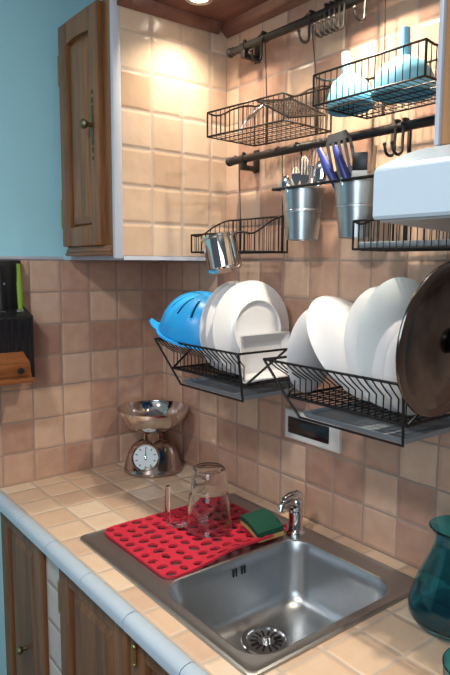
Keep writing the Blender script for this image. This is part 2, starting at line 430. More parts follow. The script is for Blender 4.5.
for k in range(5):
    if k == 2: continue
    yy = -.318+k*.0085
    ov.box((BX0+.003, yy, -.038), (BX0+.0065, yy+.0045, -.018), .001)
ov.build('overflow_slot', 'black', sk)
DX, DY = .908, -.298
st = MB(); st.lathe([(.058, -.1525), (.056, -.1495), (.046, -.1495), (.043, -.154), (0, -.1535)], Matrix.Translation((DX, DY, 0)), 36)
so = st.build('strainer', 'chrome', sk)
st = MB()
for k in range(14):
    a = 2*PI*k/14; st.obox(Matrix.Translation((DX+.028*math.cos(a), DY+.028*math.sin(a), -.1528)) @ Matrix.Rotation(a, 4, 'Z'), (.018, .0045, .002))
st.build('drain_slot', 'black', so, smooth=False)
MB().lathe([(0, -.143), (.006, -.144), (.009, -.148), (.009, -.153)], Matrix.Translation((DX, DY, 0)), 16).build('strainer_knob', 'chrome', so)

fx, fy = .793, -.098
fc = thing('faucet', 'chrome single lever tap at the back corner of the sink', 'tap', (fx, fy, .004))
MB().lathe([(0, .0035), (.024, .0035), (.024, .009), (.020, .013), (.018, .020), (.018, .062), (.019, .064), (.018, .070), (0, .070)], Matrix.Translation((fx, fy, 0)), 24).build('body', 'chrome', fc)
MB().lathe([(.0175, .068), (.0195, .072), (.0195, .090), (.017, .097), (.010, .101), (0, .102)], Matrix.Translation((fx, fy, 0)), 24).build('cartridge_cap', 'chrome', fc)
MB().tube([(fx, fy-.004, .086), (fx-.002, fy-.026, .090), (fx-.003, fy-.042, .089), (fx-.003, fy-.050, .083), (fx-.003, fy-.052, .074)], [.015, .0125, .010, .0092, .0092], 14).build('spout', 'chrome', fc)
lv = MB(); lv.tube([(fx+.001, fy+.014, .100), (fx, fy, .106), (fx-.002, fy-.022, .106), (fx-.003, fy-.040, .101)], [.011, .014, .011, .008], 12)
lv.build('lever', 'chrome', fc)
MB().lathe([(0, .0), (.004, .0), (.004, .003), (0, .004)], axis_mat((fx+.012, fy-.0155, .082), (.6, -.8, 0)), 10).build('temperature_mark', 'black', fc)

# ------------------------------------------------------------------ red mat, sponge, glass jug
def build_mat():
    x0, x1, y0, y1 = .485, .800, -.492, -.118
    nx, ny = 9, 10; cx, cy = (x1-x0)/nx, (y1-y0)/ny
    bm = bmesh.new()
    V = {}
    def vert(i, j):
        k = (round(i*2), round(j*2))
        if k not in V: V[k] = bm.verts.new((x0+i*cx, y0+j*cy, 0))
        return V[k]
    rnd = random.Random(3)
    for i in range(nx):
        for j in range(ny):
            ring = [vert(i, j), vert(i+.5, j), vert(i+1, j), vert(i+1, j+.5), vert(i+1, j+1), vert(i+.5, j+1), vert(i, j+1), vert(i, j+.5)]
            r0 = rnd.uniform(.32, .42); ox, oy = rnd.uniform(-.07, .07), rnd.uniform(-.07, .07); st = rnd.uniform(-.08, .08); ph = rnd.uniform(0, 1)
            edge = i in (0, nx-1) or j in (0, ny-1)
            if edge: r0 *= .9
            inner = []
            for k in range(8):
                a = math.radians(225+45*k)
                inner.append(bm.verts.new((x0+(i+.5+ox+math.cos(a)*(r0+st))*cx, y0+(j+.5+oy+math.sin(a)*(r0-st))*cy, 0)))
            for k in range(8): bm.faces.new((ring[k], ring[(k+1) % 8], inner[(k+1) % 8], inner[k]))
    bmesh.ops.subdivide_edges(bm, edges=bm.edges[:], cuts=1, use_grid_fill=True)
    rr = .028
    for v in bm.verts:                                    # rounded corners
        qx = min(max(v.co.x, x0+rr), x1-rr); qy = min(max(v.co.y, y0+rr), y1-rr)
        d = Vector((v.co.x-qx, v.co.y-qy))
        if d.x and d.y and d.length > rr:
            d = d.normalized()*rr; v.co.x, v.co.y = qx+d.x, qy+d.y
    r = bmesh.ops.extrude_face_region(bm, geom=bm.faces[:])
    for e in r['geom']:
        if isinstance(e, bmesh.types.BMVert): e.co.z += .006
    for v in bm.verts:
        x, y, z = v.co
        w = math.exp(-((x-.795+.09*(y+.2))/.030)**2)*max(0, min(1, (y+.43)/.12))
        ripple = .0015*math.sin(30*x)*math.sin(26*y)
        v.co.z = z + .0048 + max(0, ripple) + .016*w + .004*max(0, (y+.16)/.04)
    m = MB(); m.bm.free(); m.bm = bm
    return m.build('sink_mat', 'red_rubber', None, loc=(.64, -.3, .004))
tag(build_mat(), 'red rubber mat with pebble shaped holes lying on the sink drainer', 'sink mat')

sp = thing('sponge', 'green and tan scouring sponge on the red mat by the tap', 'sponge', (.745, -.165, .03))
def sponge_layer(za, zb):
    R = Matrix.Translation((.750, -.176, .031)) @ Matrix.Rotation(math.radians(-14), 4, 'Z') @ Matrix.Rotation(math.radians(7), 4, 'X') @ Matrix.Rotation(math.radians(5), 4, 'Y')
    m = MB(); nn = 10; loops = []
    for k in range(nn+1):
        u = -.05+.1*k/nn; bend = .006*(1-(u/.05)**2)
        loops.append([tuple(R @ Vector((u, s*.036, z+bend))) for s, z in ((-1, za), (1, za), (1, zb), (-1, zb))])
    m.loft(loops, True, True); return m
sponge_layer(.0, .014).build('scouring_pad', 'green_pad', sp, flat_angle=.9)
sponge_layer(-.012, -.0002).build('foam', 'foam', sp, flat_angle=.9)

gx, gy, gz = .645, -.265, .0125
gj = thing('glass_jug', 'clear glass measuring jug standing upside down on the red mat', 'jug', (gx, gy, gz))
pr = [(.0615, 0), (.0610, .004), (.0575, .030), (.0540, .060), (.0515, .088), (.0475, .097), (.0465, .102), (.0478, .107), (.0462, .112), (.0472, .117), (.0456, .122), (.0464, .128), (.0445, .140), (.0435, .150), (.041, .158), (.037, .1615), (.030, .1600), (0, .158),
      (0, .1555), (.030, .1565), (.0375, .1545), (.0405, .147), (.0420, .135), (.0435, .100), (.0475, .088), (.0500, .060), (.0535, .030), (.0575, .004), (.0590, 0)]
MB().lathe(pr, Matrix.Translation((gx, gy, gz)), 48, closed=True).build('body', 'glass', gj)
hdv = Vector((-.42, -.58, 0)).normalized()
def hp(d, z): return (gx+hdv.x*d, gy+hdv.y*d, gz+z)
MB().tube([hp(.058, .016), hp(.072, .008), hp(.092, .008), hp(.104, .018), hp(.107, .034), hp(.107, .085), hp(.105, .112)], [.009, .008, .0075, .0075, .0075, .007, .0055], 12).build('handle', 'glass', gj)

# ------------------------------------------------------------------ teal glass vases
vx, vy = 1.262, -.122
ov_ = [(0, .0), (.070, .0), (.083, .006), (.0905, .020), (.0910, .040), (.085, .070), (.074, .105), (.062, .135), (.053, .160), (.047, .180), (.0455, .192), (.0475, .205), (.053, .217), (.058, .224)]
iv_ = [(.0565, .2255), (.051, .219), (.0450, .206), (.0428, .192), (.0445, .180), (.0505, .160), (.0595, .135), (.0715, .105), (.0825, .070), (.0880, .040), (.0875, .022), (.080, .011), (.068, .007), (0, .007)]
tag(MB().lathe([(r_, z_*.85) for r_, z_ in ov_+iv_], Matrix.Translation((vx, vy, .001)), 64).build('teal_vase', 'teal_glass', None, loc=(vx, vy, 0)),
    'teal glass carafe with flared rim on the worktop right of the sink', 'vase')
bx, by = 1.416, -.298
ob_ = [(0, 0), (.038, 0), (.050, .006), (.058, .022), (.061, .045), (.062, .062)]
ib_ = [(.060, .063), (.0585, .045), (.055, .024), (.047, .010), (.036, .006), (0, .006)]
tag(MB().lathe(ob_+ib_, Matrix.Translation((bx, by, .001)), 48).build('teal_bowl', 'teal_glass', None, loc=(bx, by, 0)),
    'small teal glass bowl in front of the teal carafe, cut by the picture corner', 'bowl')

# ------------------------------------------------------------------ kitchen scale
kx, ky = .145, -.130
ks = thing('kitchen_scale', 'round polished metal kitchen scale with bowl in the worktop corner', 'kitchen scale', (kx, ky, 0))
fd = Vector((.80, -.60, 0)).normalized()
bsx = MB()
loops = []
def scale_loop(a, b, z, sh): 
    out = []; side = Vector((-fd.y, fd.x, 0))
    for k in range(40):
        t = 2*PI*k/40; p = Vector((kx, ky, z)) + side*(a*math.cos(t)) + fd*(b*math.sin(t)+sh); out.append(tuple(p))
    return out
for a, b, z, s in ((.092, .075, .001, .0), (.097, .079, .004, .0), (.097, .079, .012, 0), (.094, .074, .022, -.002), (.090, .066, .040, -.006), (.083, .054, .062, -.012), (.072, .042, .082, -.016), (.055, .032, .096, -.018), (.030, .022, .104, -.018)):
    loops.append(scale_loop(a, b, z, s))
bsx.loft(loops, True, True); bsx.build('body', 'scale_steel', ks)
dn = Vector((fd.x, fd.y, .36)).normalized()
side = Vector((-fd.y, fd.x, 0))
dc = Vector((kx, ky, .060)) + fd*.050 - side*.018
DM = axis_mat(dc, dn)
MB().lathe([(.047, -.03), (.047, .004), (.044, .008), (.040, .006), (.040, .002)], DM, 40).build('bezel', 'scale_steel', ks)
dial = MB().lathe([(0, .004), (.041, .004), (.041, -.002)], DM, 40).build('dial', 'dial', ks)
up = (Vector((0, 0, 1)) - dn*dn.z).normalized(); rt = up.cross(dn)
tk = MB()
for k in range(10):
    a = 2*PI*k/10; rr_ = .031; p = dc + dn*.0045 + (up*math.cos(a)+rt*math.sin(a))*rr_
    Rm = Matrix((( up*math.cos(a)+rt*math.sin(a)), (rt*math.cos(a)-up*math.sin(a)), dn)).transposed().to_4x4(); Rm.translation = p
    tk.obox(Rm, (.008, .003, .0006))
tk.build('dial_marks', 'black', dial, smooth=False)
nd = MB(); nd.prism([dc+dn*.0055+up*.034, dc+dn*.0055+rt*.0028-up*.008, dc+dn*.0055-rt*.0028-up*.008], dn*.0008); nd.build('needle', 'black', dial, smooth=False)
MB().lathe([(0, .009), (.004, .008), (.005, .005)], DM, 12).build('needle_hub', 'chrome', dial)
nk = MB()
for s in (-1, 1): nk.tube([Vector((kx, ky, .090))+side*.026*s-fd*.015, Vector((kx, ky, .142))+side*.026*s-fd*.015], .006, 8)
nk.box((kx-.02, ky-.012, .090), (kx+.012, ky+.02, .138), .003)
nk.build('neck', 'scale_steel', ks)
bp = [(0, .142), (.030, .142), (.052, .146), (.078, .160), (.100, .182), (.113, .207), (.116, .217), (.118, .217), (.117, .210), (.1025, .180), (.079, .157), (.053, .143), (.030, .139), (0, .139)]
MB().lathe(bp, Matrix.Translation((kx+.004, ky, -.002)), 56).build('bowl', 'bowl_steel', ks)

# ------------------------------------------------------------------ wall socket
so = thing('wall_socket', 'white framed wall socket panel with black insert under the dish rack', 'socket', (.755, -.002, .255))
MB().loft([[(x, -.001, z) for x, z in ((.656, .213), (.855, .213), (.855, .294), (.656, .294))],
           [(x, -.010, z) for x, z in ((.656, .213), (.855, .213), (.855, .294), (.656, .294))],
           [(x, -.013, z) for x, z in ((.660, .217), (.851, .217), (.851, .290), (.660, .290))]], True, True).build('frame', 'white_plastic', so, smooth=False)
MB().box((.672, -.0150, .231), (.822, -.0128, .276), .002).build('insert', 'black_gloss', so)

# ------------------------------------------------------------------ knife block and wooden shelf on the left wall
kb = thing('knife_block', 'black knife block hung on the left wall tiles', 'knife block', (.007, -.56, .346))
MB().box((.0065, -.680, .540), (.030, -.512, .698), .004).build('back_plate', 'black', kb)
lo = MB()
lo.prism([(.007, -.504, .346), (.090, -.504, .350), (.090, -.504, .535), (.007, -.504, .562)], (0, -.18, 0)); 
bo = lo.build('holder', 'black', kb, smooth=False)
gr = MB()
for k in range(8): gr.box((.0895, -.512-k*.02, .36), (.0935, -.524-k*.02, .53), .001)
gr.build('rib', 'black_gloss', bo, smooth=False)
for y in (-.526, -.566): MB().lathe([(0, .003), (.003, .002), (.0035, 0)], axis_mat((.030, y, .628), (1, 0, 0)), 10).build('screw', 'white_plastic', kb)
kn_ = thing('kitchen_knife', 'knife with lime green handle standing in the black knife block', 'knife', (.05, -.545, .55))
def knife_handle(x, y, z0, z1, w=.011, t=.008, lean=0.):
    m = MB(); loops = []
    for k in range(9):
        u_ = k/8; ww = w*(.72+.28*math.sin(PI*min(1, u_*1.2+.05))) ; z = z0+(z1-z0)*u_; yy = y+lean*u_
        loops.append([(x+t*math.cos(a)*.8, yy+ww*math.sin(a), z) for a in [2*PI*q/10 for q in range(10)]])
    m.loft(loops, True, True); return m
knife_handle(.052, -.527, .553, .688, .0085, .007, -.002).build('handle', 'green_handle', kn_)
MB().prism([(.0515, -.517, .40), (.0515, -.537, .40), (.0515, -.538, .553), (.0515, -.518, .553)], (.001, 0, 0)).build('blade', 'steel', kn_, smooth=False)
k2 = dup(kn_, (0, -.055, -.004), 'knife with black handle at the edge of the picture in the black knife block')
for ch in children(k2):
    if ch.name.startswith('handle'):
        ch.data = ch.data.copy(); ch.data.materials[0] = M['black']

sh = thing('wall_shelf', 'small orange brown wooden drawer shelf in front of the knife block', 'shelf', (.13, -.6, .345))
MB().box((.096, -.95, .348), (.158, -.530, .364), .006).build('bottom_board', 'wood_orange', sh)
db = MB(); db.prism([(.096, -.536, .364), (.150, -.536, .364), (.150, -.540, .408), (.096, -.540, .432)], (0, -.40, 0)); db.build('drawer_box', 'wood_orange', sh, smooth=False)
dr = MB().box((.149, -.930, .370), (.155, -.545, .404), .002).build('drawer_front', 'wood_orange', sh)
MB().lathe([(0, .020), (.007, .019), (.010, .013), (.006, .008), (.005, 0)], axis_mat((.154, -.572, .387), (1, 0, 0)), 12).build('knob', 'black', dr)
MB().box((.0065, -.95, .34), (.10, -.70, .432)).build('wall_cleat', 'wood_orange', sh, smooth=False)

# ------------------------------------------------------------------ rails
RY = -.050
def rail(z, label):
    t = thing('utensil_rail', label, 'rail', (.455, RY, z))
    MB().tube([(.458, RY, z), (RX-.006, RY, z)], .0103, 12).build('bar', 'rail_iron', t)
    MB().lathe([(0, -.018), (.008, -.017), (.013, -.010), (.013, -.004), (.009, 0), (.0115, .003), (.0115, .010), (.0085, .012)], axis_mat((.457, RY, z), (1, 0, 0)), 16).build('finial', 'rail_iron', t)
    for x in (.512, 1.262):
        b = MB(); b.box((x-.012, -.006, z-.034), (x+.012, -.0005, z+.030), .003); b.box((x-.007, RY, z-.030), (x+.007, -.004, z-.016), .003)
        b.tube([(x-.008, RY, z), (x+.008, RY, z)], .0125, 12); b.box((x-.008, RY-.007, z-.030), (x+.008, RY+.007, z-.004), .002)
        b.ball((x, RY, z+.014), .006, n=8)
        b.build('wall_bracket', 'rail_iron', t)
    return t
ZA, ZB = 1.279, .981
rail(ZA, 'upper dark metal utensil rail just under the alcove board')
rail(ZB, 'lower dark metal utensil rail above the cutlery buckets')
def hook(x, z, ln=.062):
    m = MB(); y = RY
    m.tube([(x-.006, y, z), (x+.006, y, z)], .0118, 12)
    m.box((x-.004, y-.012, z+.009), (x+.004, y+.004, z+.016), .002)
    h_ = m
    pts = [(x, y-.010, z-.004), (x, y-.012, z-.030), (x, y-.012, z-ln+.016)]
    for k in range(1, 8):
        a = PI*k/7; pts.append((x, y-.028+.016*math.cos(a), z-ln+.014-.014*math.sin(a)))
    pts.append((x, y-.046, z-ln+.022)); h_.tube(pts, .0032, 8); h_.ball(pts[-1], .0045, n=8)
    return h_
hk = tag(hook(.596, ZA).build('rail_hook', 'rail_iron', None, loc=(.596, RY, ZA)), 'dark hook sliding on the upper rail, nearest its knobbed end', 'hook', 'hooks on the utensil rails')
hl = [(.769, ZA, 'dark hook on the upper rail, just left of the bunch of five hooks'),
      (.818, ZA, 'hook of the upper bunch of five, nearest the tiled cabinet side'),
      (.833, ZA, 'second hook from the tiled cabinet side in the upper bunch of five'),
      (.848, ZA, 'middle hook of the bunch of five on the upper rail'),
      (.863, ZA, 'fourth hook from the tiled cabinet side in the upper bunch of five'),
      (.878, ZA, 'hook of the upper bunch of five, farthest from the tiled cabinet side'),
      (.938, ZA, 'dark hook alone on the upper rail between the bunch of five and the honey cabinet'),
      (1.030, ZB, 'dark hook on the lower rail above the hood, farther from the honey cabinet'),
      (1.050, ZB, 'dark hook on the lower rail above the hood, nearest the honey cabinet')]
for x, z, lb in hl:
    dup(hk, (x-.596, 0, z-ZA), lb)

# ------------------------------------------------------------------ hanging wire baskets
def basket(name, label, x0, w, zb, yf, yb, hf, hb, wire, rail_z, rot=0., strap_x=None):
    t = thing(name, label, 'basket', (x0, yf, zb), 'wire baskets hanging from the rails')
    R = Matrix.Translation((x0, yf, 0)) @ Matrix.Rotation(rot, 4, 'Z') @ Matrix.Translation((-x0, -yf, 0))
    def T(p): return tuple(R @ Vector(p))
    x1 = x0+w
    def side_z(s):            # s 0 front .. 1 back : an S-shaped side rim
        e = s*s*(3-2*s); return zb+hf+(hb-hf)*(e) - .008*math.sin(PI*min(1, s*2))*(1-s)
    m = MB(); r1, r2 = .0025, .0011
    ns = 14
    left = [(x0, yf+(yb-yf)*k/ns, side_z(k/ns)) for k in range(ns+1)]
    right = [(x1, yf+(yb-yf)*k/ns, side_z(k/ns)) for k in range(ns+1)]
    ring = [T(p) for p in left] + [T(p) for p in right[::-1]]
    m.tube(ring, r1, 6, closed=True)
    m.tube([T(p) for p in ((x0, yf, zb), (x0, yb, zb), (x1, yb, zb), (x1, yf, zb))], r1, 6, closed=True)
    k = int(w/.0155)
    for i in range(1, k):
        x = x0+w*i/k
        m.tube([T((x, yf, zb+hf)), T((x, yf, zb)), T((x, yb, zb)), T((x, yb, zb+hb))], r2, 5)
    for x in (x0, x1):
        kk = int((yb-yf)/.015)
        for i in range(0, kk+1):
            s = i/kk; y = yf+(yb-yf)*s; m.tube([T((x, y, side_z(s))), T((x, y, zb))], r2 if 0 < i < kk else r1, 5)
    for i in range(1, 5): 
        y = yf+(yb-yf)*i/5; m.tube([T((x0, y, zb-.002)), T((x1, y, zb-.002))], r2*1.2, 5)
    m.build('wire_basket', wire, t, flat_angle=1.2)
    for x in (strap_x or (x0+.045, x1-.045)):
        s_ = MB(); p = R @ Vector((x, yb, 0)); px_, py_ = p.x, p.y
        s_.box((px_-.004, py_-.0015, zb-.003), (px_+.004, py_+.002, zb+hb+.004), .001)
        s_.tube([(px_, py_, zb+hb), (px_, RY+.013, rail_z-.02), (px_, RY+.013, rail_z+.002), (px_, RY+.007, rail_z+.011), (px_, RY-.004, rail_z+.013), (px_, RY-.013, rail_z+.004)], .0014, 6)
        s_.build('hanger', wire, t)
    return t, T
basket('wire_basket_shelf', 'brown wire basket on the upper rail nearest the tiled cabinet side', .553, .262, 1.015, -.205, -.032, .060, .105, 'brown_wire', ZA, math.radians(5))
basket('wire_basket_shelf', 'dark wire basket on the upper rail holding two blue funnels', .928, .270, 1.020, -.205, -.032, .062, .085, 'brown_wire', ZA)
basket('wire_basket_shelf', 'black wire basket on the lower rail with the metal mug hooked in front', .445, .230, .722, -.180, -.032, .048, .095, 'iron', ZB, strap_x=(.478, .655))
tD, TD = basket('wire_basket_shelf', 'black wire basket on the lower rail below the white hood', 1.012, .28, .722, -.165, -.032, .058, .075, 'iron', ZB, strap_x=(1.045, 1.24))
MB().box((1.018, -.158, .7255), (1.286, -.040, .737), .003).build('liner', 'tray', tD)

# things in the upper baskets
def funnel(x, y, r, hc, hs, lean, label):
    t = thing('funnel', label, 'funnel', (x, y, 1.0235), 'blue funnels in the wire basket')
    A = axis_mat((x, y, 1.0245), (lean, 0, 1))
    pr = [(r, 0), (r*1.02, .002), (r*1.0, .012), (r*.95, .028), (r*.84, .044), (r*.66, .057), (r*.42, .066), (.014, .072)]
    MB().lathe(pr+[(q-.0016 if q > .012 else .0095, h_-.0016) for q, h_ in pr[::-1]], A, 40).build('cone', 'pale_blue_plastic', t)
    MB().lathe([(.0145, .069), (.0115, .080), (.0095, .064+hs), (.0075, .064+hs), (.0098, .080), (.0125, .069)], A, 20, closed=True).build('spout', 'pale_blue_plastic', t)
    return t
funnel(.955, -.118, .050, .06, .055, -.16, 'smaller pale blue funnel standing upside down in the wire basket, spout tilted')
funnel(1.088, -.118, .062, .06, .062, .0, 'larger pale blue funnel standing upside down in the wire basket beside the honey cabinet')

gr = MB()
ga, gb, gc = Vector((.700, -.165, 1.082)), Vector((.812, -.165, 1.024)), Vector((.008, .112, .020))
n_ = 12
gr.tube([ga, gb, gb+gc, ga+gc], .0026, 6, closed=True)
for i in range(1, n_): gr.tube([ga+(gb-ga)*i/n_, ga+(gb-ga)*i/n_+gc], .0010, 5)
for i in range(1, 11): gr.tube([ga+gc*i/11, gb+gc*i/11], .0009, 5)
tag(gr.build('cooling_rack', 'brown_wire', None, loc=tuple(gb)), 'small wire grid leaning in the brown wire basket', 'wire rack')
sv = MB()
lf = [(.0, 0), (.012, .006), (.022, .018), (.024, .034), (.018, .050), (.006, .062), (0, .068)]
c0 = Vector((.600, -.118, 1.060)); ax = Vector((.55, .45, .55)).normalized(); sd = Vector((.62, -.78, 0)).normalized()
out = [c0+ax*b+sd*a*.55 for a, b in lf] + [c0+ax*b-sd*a*.55 for a, b in lf[-2:0:-1]]
sv.prism(out, ax.cross(sd)*.002)
sv.tube([c0+ax*.004, c0-ax*.02+Vector((0, 0, -.018))], .003, 6)
tag(sv.build('serving_spoon', 'zinc', None, loc=tuple(c0)), 'grey metal spoon sticking up from the brown wire basket', 'spoon')

# metal mug hooked on the lower basket
mx_, my_, mz_ = .626, -.178, .758
mg = thing('metal_mug', 'small shiny metal mug hanging tilted before the black wire basket', 'mug', (mx_, my_, mz_))
A = axis_mat((mx_+.022, my_-.040, mz_-.084), (-.24, -.05, .96)) @ Matrix.Scale(1.12, 4)
MB().lathe([(0, .0), (.034, .0), (.039, .004), (.0395, .010), (.0395, .070), (.042, .073), (.042, .077), (.0385, .076), (.037, .070), (.037, .006), (0, .004)], A, 36).build('body', 'bowl_steel', mg)
MB().tube([tuple(A @ Vector(q)) for q in ((-.030, .020, .070), (-.055, .024, .066), (-.062, .026, .05), (-.060, .026, .03), (-.036, .018, .018))], .004, 8).build('handle', 'bowl_steel', mg)
MB().tube([tuple(A @ Vector((0, .040, .074))), tuple(A @ Vector((0, .046, .090))), (mx_, -.181, .772), (mx_, -.174, .766)], .0022, 6).build('hook', 'bowl_steel', mg)

# ------------------------------------------------------------------ cutlery buckets on a rod
RZ = .872; PY = -.078
rd = thing('bucket_rod', 'thin black rod frame carrying two small metal buckets', 'rod', (.70, -.13, RZ))
MB().tube([(.725, RY+.012, RZ+.03), (.725, RY+.006, RZ+.004), (.727, -.1335, RZ), (1.05, -.1335, RZ), (1.051, RY+.006, RZ+.004), (1.051, RY+.012, RZ+.03)], .0035, 8).build('rod', 'iron', rd)
for x in (.725, 1.051):
    MB().tube([(x, RY+.012, RZ+.03), (x, RY+.013, ZB), (x, RY+.006, ZB+.011), (x, RY-.006, ZB+.012), (x, RY-.013, ZB+.003)], .0028, 7).build('hanger', 'iron', rd)
def bucket(x, label):
    t = thing('metal_bucket', label, 'bucket', (x, PY, .752), 'metal buckets on the rod')
    T_ = Matrix.Translation((x, PY, .750))
    MB().lathe([(0, .0015), (.037, .0015), (.037, 0), (.039, .0), (.046, .066), (.0475, .067), (.0475, .071), (.0465, .072), (.052, .120), (.054, .122), (.054, .126), (.051, .126), (.0505, .120), (.045, .07), (.0375, .004), (0, .004)], T_, 36).build('body', 'zinc', t)
    MB().tube([(x, PY-.0515, .862), (x, PY-.0515, .876), (x, -.1335, .877), (x, -.1345, .866)], .0022, 6).build('clip', 'zinc', t)
    return t
bk = bucket(.775, 'metal bucket of forks and spoons, nearest the tiled cabinet side')
dup(bk, (.172, 0, 0), 'metal bucket with blue handled knives, beside the white hood')
def stick(p0, p1, r0, r1, n=8, m=None):
    m = m or MB(); p0, p1 = Vector(p0), Vector(p1)
    m.tube([p0, p0.lerp(p1, .5), p1], [r0, (r0+r1)/2, r1], n); return m
def fork(x, y, tx, ty, L, label):
    z0 = .757; b = Vector((x, y, z0)); d = Vector((tx, ty, 1)).normalized()
    t = thing('fork', label, 'fork', tuple(b), 'forks in the metal bucket')
    MB().tube([b, b+d*(L*.62)], [.004, .0028], 6).build('handle', 'chrome', t)
    m = MB(); s = Vector((.85, .53, 0)); nrm = d.cross(s).normalized(); s = nrm.cross(d).normalized()
    c = b+d*(L*.62)
    m.prism([c-s*.003, c+s*.003, c+s*.012+d*.02, c+s*.012+d*.03, c-s*.012+d*.03, c-s*.012+d*.02], nrm*.0018)
    for k in range(4):
        a = c+s*(-.0105+.007*k)+d*.028+nrm*.0009; m.tube([a, a+d*.022+nrm*.002, a+d*.045], [.0019, .0016, .0009], 5)
    m.build('head', 'chrome', t); return t
def spoon(x, y, tx, ty, L, label, mat='chrome', w=.016):
    z0 = .757; b = Vector((x, y, z0)); d = Vector((tx, ty, 1)).normalized()
    t = thing('spoon', label, 'spoon', tuple(b), 'spoons in the metal buckets')
    MB().tube([b, b+d*(L-.05)], [.004, .003], 6).build('handle', mat, t)
    s = Vector((.85, .53, 0)); nrm = d.cross(s).normalized(); s = nrm.cross(d).normalized(); c = b+d*(L-.028)
    R3 = Matrix((s, d, nrm)).transposed().to_4x4(); R3.translation = c
    m = MB(); bmesh.ops.create_uvsphere(m.bm, u_segments=16, v_segments=10, radius=1, matrix=R3 @ Matrix.Diagonal((w, .030, .006, 1)))
    m.build('bowl', mat, t); return t
bx1 = .775
fork(bx1-.008, PY-.010, -.02, -.02, .200, 'steel fork standing in the middle of the cutlery bucket nearest the cabinet side')
fork(bx1+.014, PY+.006, .05, .02, .225, 'tall steel fork reaching up to the lower rail from the bucket')
fork(bx1+.012, PY-.014, .10, -.06, .188, 'steel fork leaning towards the second bucket')
spoon(bx1-.018, PY+.008, -.13, .03, .175, 'ivory spoon leaning out of the first bucket towards the cabinet side', 'bone', .013)
spoon(bx1-.022, PY-.012, -.10, -.10, .150, 'short steel spoon at the edge of the first bucket', 'chrome', .016)
spoon(bx1-.008, PY+.016, -.06, .04, .200, 'ivory spoon at the back of the first bucket', 'bone', .012)
spoon(bx1+.022, PY+.010, .13, .03, .180, 'steel spoon leaning out of the first bucket above the gap between buckets', 'chrome', .018)
bx2 = .947
def table_knife(x, y, tx, L, label, mat, ty=0.):
    L -= .018
    b = Vector((x, y, .757)); d = Vector((tx, ty, 1)).normalized(); s = d.cross(Vector((.6, -.8, 0))).normalized(); nrm = d.cross(s)
    t = thing('table_knife', label, 'knife', tuple(b), 'knives in the second bucket')
    MB().prism([b-s*.007, b+s*.007, b+s*.009+d*(L*.45), b-s*.007+d*(L*.45)], nrm*.0012).build('blade', 'chrome', t, smooth=False)
    m = MB(); loops = []
    for k in range(7):
        u_ = k/6; c = b+d*(L*(.45+.55*u_)); w_ = .0062+.0034*math.sin(PI*u_)
        loops.append([c+s*w_*math.cos(a)+nrm*w_*.62*math.sin(a) for a in [2*PI*q/10 for q in range(10)]])
    m.loft(loops, True, True); hn = m.build('handle', mat, t)
    for q in (.62, .85): MB().ball(b+d*(L*q)+nrm*.0045, .0026, n=8).build('rivet', 'chrome', hn)
    return t
table_knife(bx2+.022, PY-.016, -.60, .250, 'navy handled knife leaning from the second bucket, lower of two', 'blue_handle', -.05)
table_knife(bx2+.030, PY+.004, -.50, .246, 'navy handled knife leaning from the second bucket, upper of two', 'blue_handle', -.02)
sp_ = thing('slotted_turner', 'black slotted turner standing in the second metal bucket', 'spatula', (bx2, PY, .757), None)
b = Vector((bx2-.010, PY+.010, .757)); d = Vector((-.26, -.02, 1)).normalized(); s = Vector((.9, .42, .09)).normalized(); nrm = d.cross(s).normalized(); s = nrm.cross(d)
MB().tube([b, b+d*.15], [.005, .006], 8).build('handle', 'black', sp_)
m = MB(); c = b+d*.135
m.prism([c-s*.030, c+s*.030, c+s*.032+d*.022, c-s*.032+d*.022], nrm*.003)
m.prism([c-s*.030+d*.088, c+s*.030+d*.088, c+s*.022+d*.108, c-s*.022+d*.108], nrm*.003)
for k in range(5):
    o = -.027+.0135*k; m.prism([c+s*(o-.0035)+d*.02, c+s*(o+.0035)+d*.02, c+s*(o+.0035)+d*.09, c+s*(o-.0035)+d*.09], nrm*.003)
m.build('blade', 'black', sp_, smooth=False)
br = thing('pastry_brush', 'black handled brush with white bristles standing in the second bucket', 'brush', (bx2, PY, .757))
b = Vector((bx2+.014, PY-.010, .757)); d = Vector((.04, -.06, 1)).normalized(); s = Vector((.85, .5, 0))
MB().tube([b, b+d*.125], [.004, .005], 8).build('handle', 'black', br)
m = MB(); c = b+d*.125; m.obox(axis_mat(c+d*.006, d, math.radians(32)), (.034, .010, .014), .002); m.build('ferrule', 'white_plastic', br)
m = MB(); m.obox(axis_mat(c+d*.032, d, math.radians(32)), (.032, .009, .038), .001); m.build('bristles', 'black', br)
ws = MB(); b = Vector((bx2+.02, PY+.012, .757)); d = Vector((.10, -.02, 1)).normalized()
stick(b, b+d*.192, .0055, .0042, 8, ws)
tag(ws.build('wooden_stick', 'pale_wood', None, loc=tuple(b)), 'plain wooden spoon handle leaning in the second bucket by the hood', 'wooden spoon', None)

